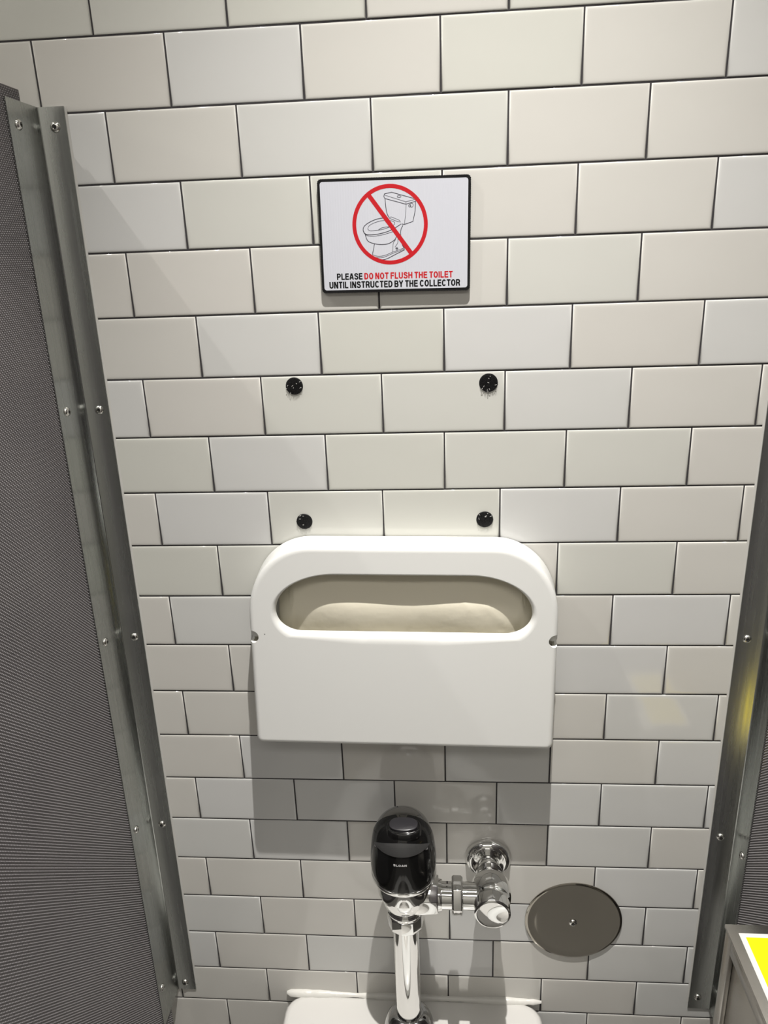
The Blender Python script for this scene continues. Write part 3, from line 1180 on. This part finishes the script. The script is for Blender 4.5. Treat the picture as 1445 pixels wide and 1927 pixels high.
# tailpiece
mb = MB()
rings = mb.revolve([(0.681, 0.0225), (0.6805, 0.0262), (0.6785, 0.0275), (0.676, 0.0268), (0.6755, 0.0252), (0.672, 0.0252), (0.672, 0.0200)],
                   'Z', (VX, VY, 0), 56)
P(mb, 'slip_collar', M_CHROME)
mb = MB()
mb.revolve([(0.6725, 0.0200), (0.6725, 0.0252), (0.671, 0.0268), (0.650, 0.0268), (0.648, 0.0250), (0.648, 0.0192)], 'Z', (VX, VY, 0), 10, R(9))
P(mb, 'tailpiece_nut', M_CHROME, fv, 20, bevel=0.0006, seg=2)
mb = MB()
mb.revolve([(0.665, 0.0192), (0.420, 0.0192)], 'Z', (VX, VY, 0), 56)
P(mb, 'tailpiece', M_CHROME)
mb = MB()
mb.revolve([(0.469, 0.0194), (0.4685, 0.0225), (0.4645, 0.0275), (0.458, 0.0325), (0.450, 0.0365), (0.440, 0.0390), (0.428, 0.0405), (0.404, 0.0410), (0.402, 0.0195)], 'Z', (VX, VY, 0), 56)
P(mb, 'spud_cover', M_SMOKE)

# ------------------------------------------------------------------ cleanout plate
cp = empty('access_cover', (0.1950, 0, 0.5695))
tag(cp, 'round polished steel access cover screwed to the tiles', 'cover plate')
mb = MB()
mb.revolve([(0.0, 0.0750), (-0.0010, 0.0762), (-0.0024, 0.0760), (-0.0034, 0.0744), (-0.0036, 0.0715), (-0.0032, 0.0690), (-0.0036, 0.060), (-0.0046, 0.035), (-0.0050, 0.010), (-0.0050, 0.0)],
           'Y', n=96)
mb.build('plate', M_PLATE, cp, 40)
s_ = add_screw(cp, (-0.001, -0.0049, 0.0), (0, -1, 0), 0.0062)

# ------------------------------------------------------------------ toilet
tz = 0.392
tl = empty('toilet', (-0.065, -0.30, 0.10))
tag(tl, 'white porcelain wall-hung toilet below the flush valve', 'toilet')


def TB(mb, name, mat, smooth=45, **kw):
    mb.v = [(x + 0.065, y + 0.30, z - 0.10) for x, y, z in mb.v]
    return mb.build(name, mat, tl, smooth, **kw)


def dshape(hw, y0, y1, n=40):
    """plan outline: square back at y0 with rounded corners, elongated round front at y1"""
    pts = []
    rb = 0.03
    cx = -0.065
    for i in range(6):
        a = R(0 + 90 * i / 5)
        pts.append((cx + hw - rb + rb * math.cos(a), y0 - rb + rb * math.sin(a)))
    for i in range(6):
        a = R(90 + 90 * i / 5)
        pts.append((cx - hw + rb + rb * math.cos(a), y0 - rb + rb * math.sin(a)))
    ym = y0 + (y1 - y0) * 0.45
    for i in range(n + 1):
        a = R(180 + 180 * i / n)
        pts.append((cx + hw * math.cos(a), ym + (ym - y1) * math.sin(a)))
    return pts


mb = MB()
seq = []
for z, hw, y1, y0 in ((0.10, 0.09, -0.30, -0.002), (0.12, 0.13, -0.40, -0.002), (0.20, 0.18, -0.55, -0.002), (0.30, 0.205, -0.64, -0.002), (0.375, 0.2135, -0.675, -0.002),
                      (0.386, 0.2125, -0.674, -0.003), (0.3905, 0.2085, -0.670, -0.006), (0.392, 0.203, -0.664, -0.012)):
    seq.append(mb.loop([(x, y, z) for x, y in dshape(hw, y0, y1)]))
for a, b in zip(seq, seq[1:]):
    mb.bridge(a, b)
mb.cap(seq[0])
# bowl opening
nn = len(seq[0])
def opening(k, z):
    cx, cy = -0.065, -0.43
    out = []
    for (x, y) in dshape(0.203, -0.012, -0.664):
        a = math.atan2((y - cy) / 1.3, x - cx)
        out.append((cx + 0.135 * k * math.cos(a), cy + 0.18 * k * math.sin(a), z))
    return out
op = [mb.loop(opening(1.0, 0.392)), mb.loop(opening(0.97, 0.385)), mb.loop(opening(0.9, 0.33)), mb.loop(opening(0.6, 0.24)), mb.loop(opening(0.25, 0.20))]
mb.bridge(seq[-1], op[0])
for a, b in zip(op, op[1:]):
    mb.bridge(a, b)
mb.cap(op[-1])
TB(mb, 'bowl', M_PORC)
# open-front seat
mb = MB()
def seat_ring(z, g):
    o_, i_ = [], []
    for k in range(61):
        a = R(-70 - 0 + 0) if False else R(-65 + (310) * k / 60)
        o_.append((-0.065 + (0.185 - g) * math.cos(a), -0.43 + (0.235 - g) * math.sin(a), z))
        i_.append((-0.065 + (0.115 + g) * math.cos(a), -0.43 + (0.155 + g) * math.sin(a), z))
    return o_, i_
o1, i1 = seat_ring(0.396, 0.0); o2, i2 = seat_ring(0.408, 0.0); o3, i3 = seat_ring(0.414, 0.008)
ids = [mb.loop(x) for x in (o1, o2, o3, i3, i2, i1)]
for a, b in zip(ids, ids[1:]):
    mb.bridge(a, b, False)
mb.bridge(ids[-1], ids[0], False)
mb.cap([l[0] for l in ids]); mb.cap([l[-1] for l in ids])
# turn the gap to the front
mb.v = [(-0.065 - (x + 0.065), -0.43 - (y + 0.43) if False else y, z) for x, y, z in mb.v]
TB(mb, 'seat', M_WHITEPL)
# sealant along the wall
mb = MB()
rnd = random.Random(5)
n = 60
rows = []
for i in range(n + 1):
    t = i / n
    x = -0.2805 + 0.431 * t
    w = 0.0045 + rnd.uniform(-0.0004, 0.0004) + 0.0012 * math.sin(t * 17)
    if i in (0, n):
        w *= 0.5
    pts = []
    for k in range(7):
        a = R(90 * k / 6)
        pts.append((x, -w * 1.6 * math.sin(a), 0.3905 + w * math.cos(a) * 1.5))
    rows.append(mb.loop(pts))
for a, b in zip(rows, rows[1:]):
    mb.bridge(a, b, False)
TB(mb, 'sealant_bead', M_SEAL, 60)

# ------------------------------------------------------------------ metal bin on the right partition
bx0, bx1, by0, by1, bz0, bz1 = 0.3400, 0.4290, -0.40, -0.2035, 0.44, 0.7862
bn = empty('disposal_bin', (bx1, (by0 + by1) / 2, bz0))
tag(bn, 'brushed steel disposal bin with a yellow label on its lid', 'bin')


def BB(mb, name, mat, parent=bn, smooth=35, **kw):
    mb.v = [(x - bx1, y - (by0 + by1) / 2, z - bz0) for x, y, z in mb.v]
    return mb.build(name, mat, parent, smooth, **kw)


# body: side frame facing the stall around a recessed panel
mb = MB()
mb.box(bx0 + 0.006, bx1, by0, by1, bz0, bz1 - 0.006)
BB(mb, 'body', M_STEEL, bevel=0.001)
fw = 0.018
def frame_bar(y0, y1, z0, z1):
    m_ = MB(); m_.box(bx0, bx0 + 0.006, y0, y1, z0, z1)
    BB(m_, 'frame_rail', M_STEEL, bevel=0.0012)
frame_bar(by1 - fw, by1, bz0, bz1 - 0.006)
frame_bar(by0, by0 + fw, bz0, bz1 - 0.006)
frame_bar(by0 + fw, by1 - fw, bz1 - 0.006 - fw * 1.25, bz1 - 0.006)
frame_bar(by0 + fw, by1 - fw, bz0, bz0 + fw)
mb = MB()
mb.box(bx0 - 0.002, bx1, by0 - 0.002, by1 + 0.0005, bz1 - 0.005, bz1)
lid = BB(mb, 'lid', M_STEEL, bevel=0.0009)
mb = MB()
lx0, ly1 = bx0 + 0.0135, by1 - 0.0165
mb.box(lx0, bx1 - 0.006, by0 + 0.015, ly1, bz1, bz1 + 0.0004)
lb = BB(mb, 'label', M_LABELW, lid)
mb = MB()
mb.box(lx0 + 0.0028, bx1 - 0.010, by0 + 0.019, ly1 - 0.0024, bz1 + 0.0004, bz1 + 0.0006)
yl = BB(mb, 'label_print', M_YELLOW, lid)
yl['label'] = 'bright yellow printed field'
mb = MB()
mb.box(lx0 - 0.0035, bx1 - 0.004, by0 + 0.012, ly1 + 0.0035, bz1, bz1 + 0.0002)
BB(mb, 'clear_film', M_CLEAR, lid)
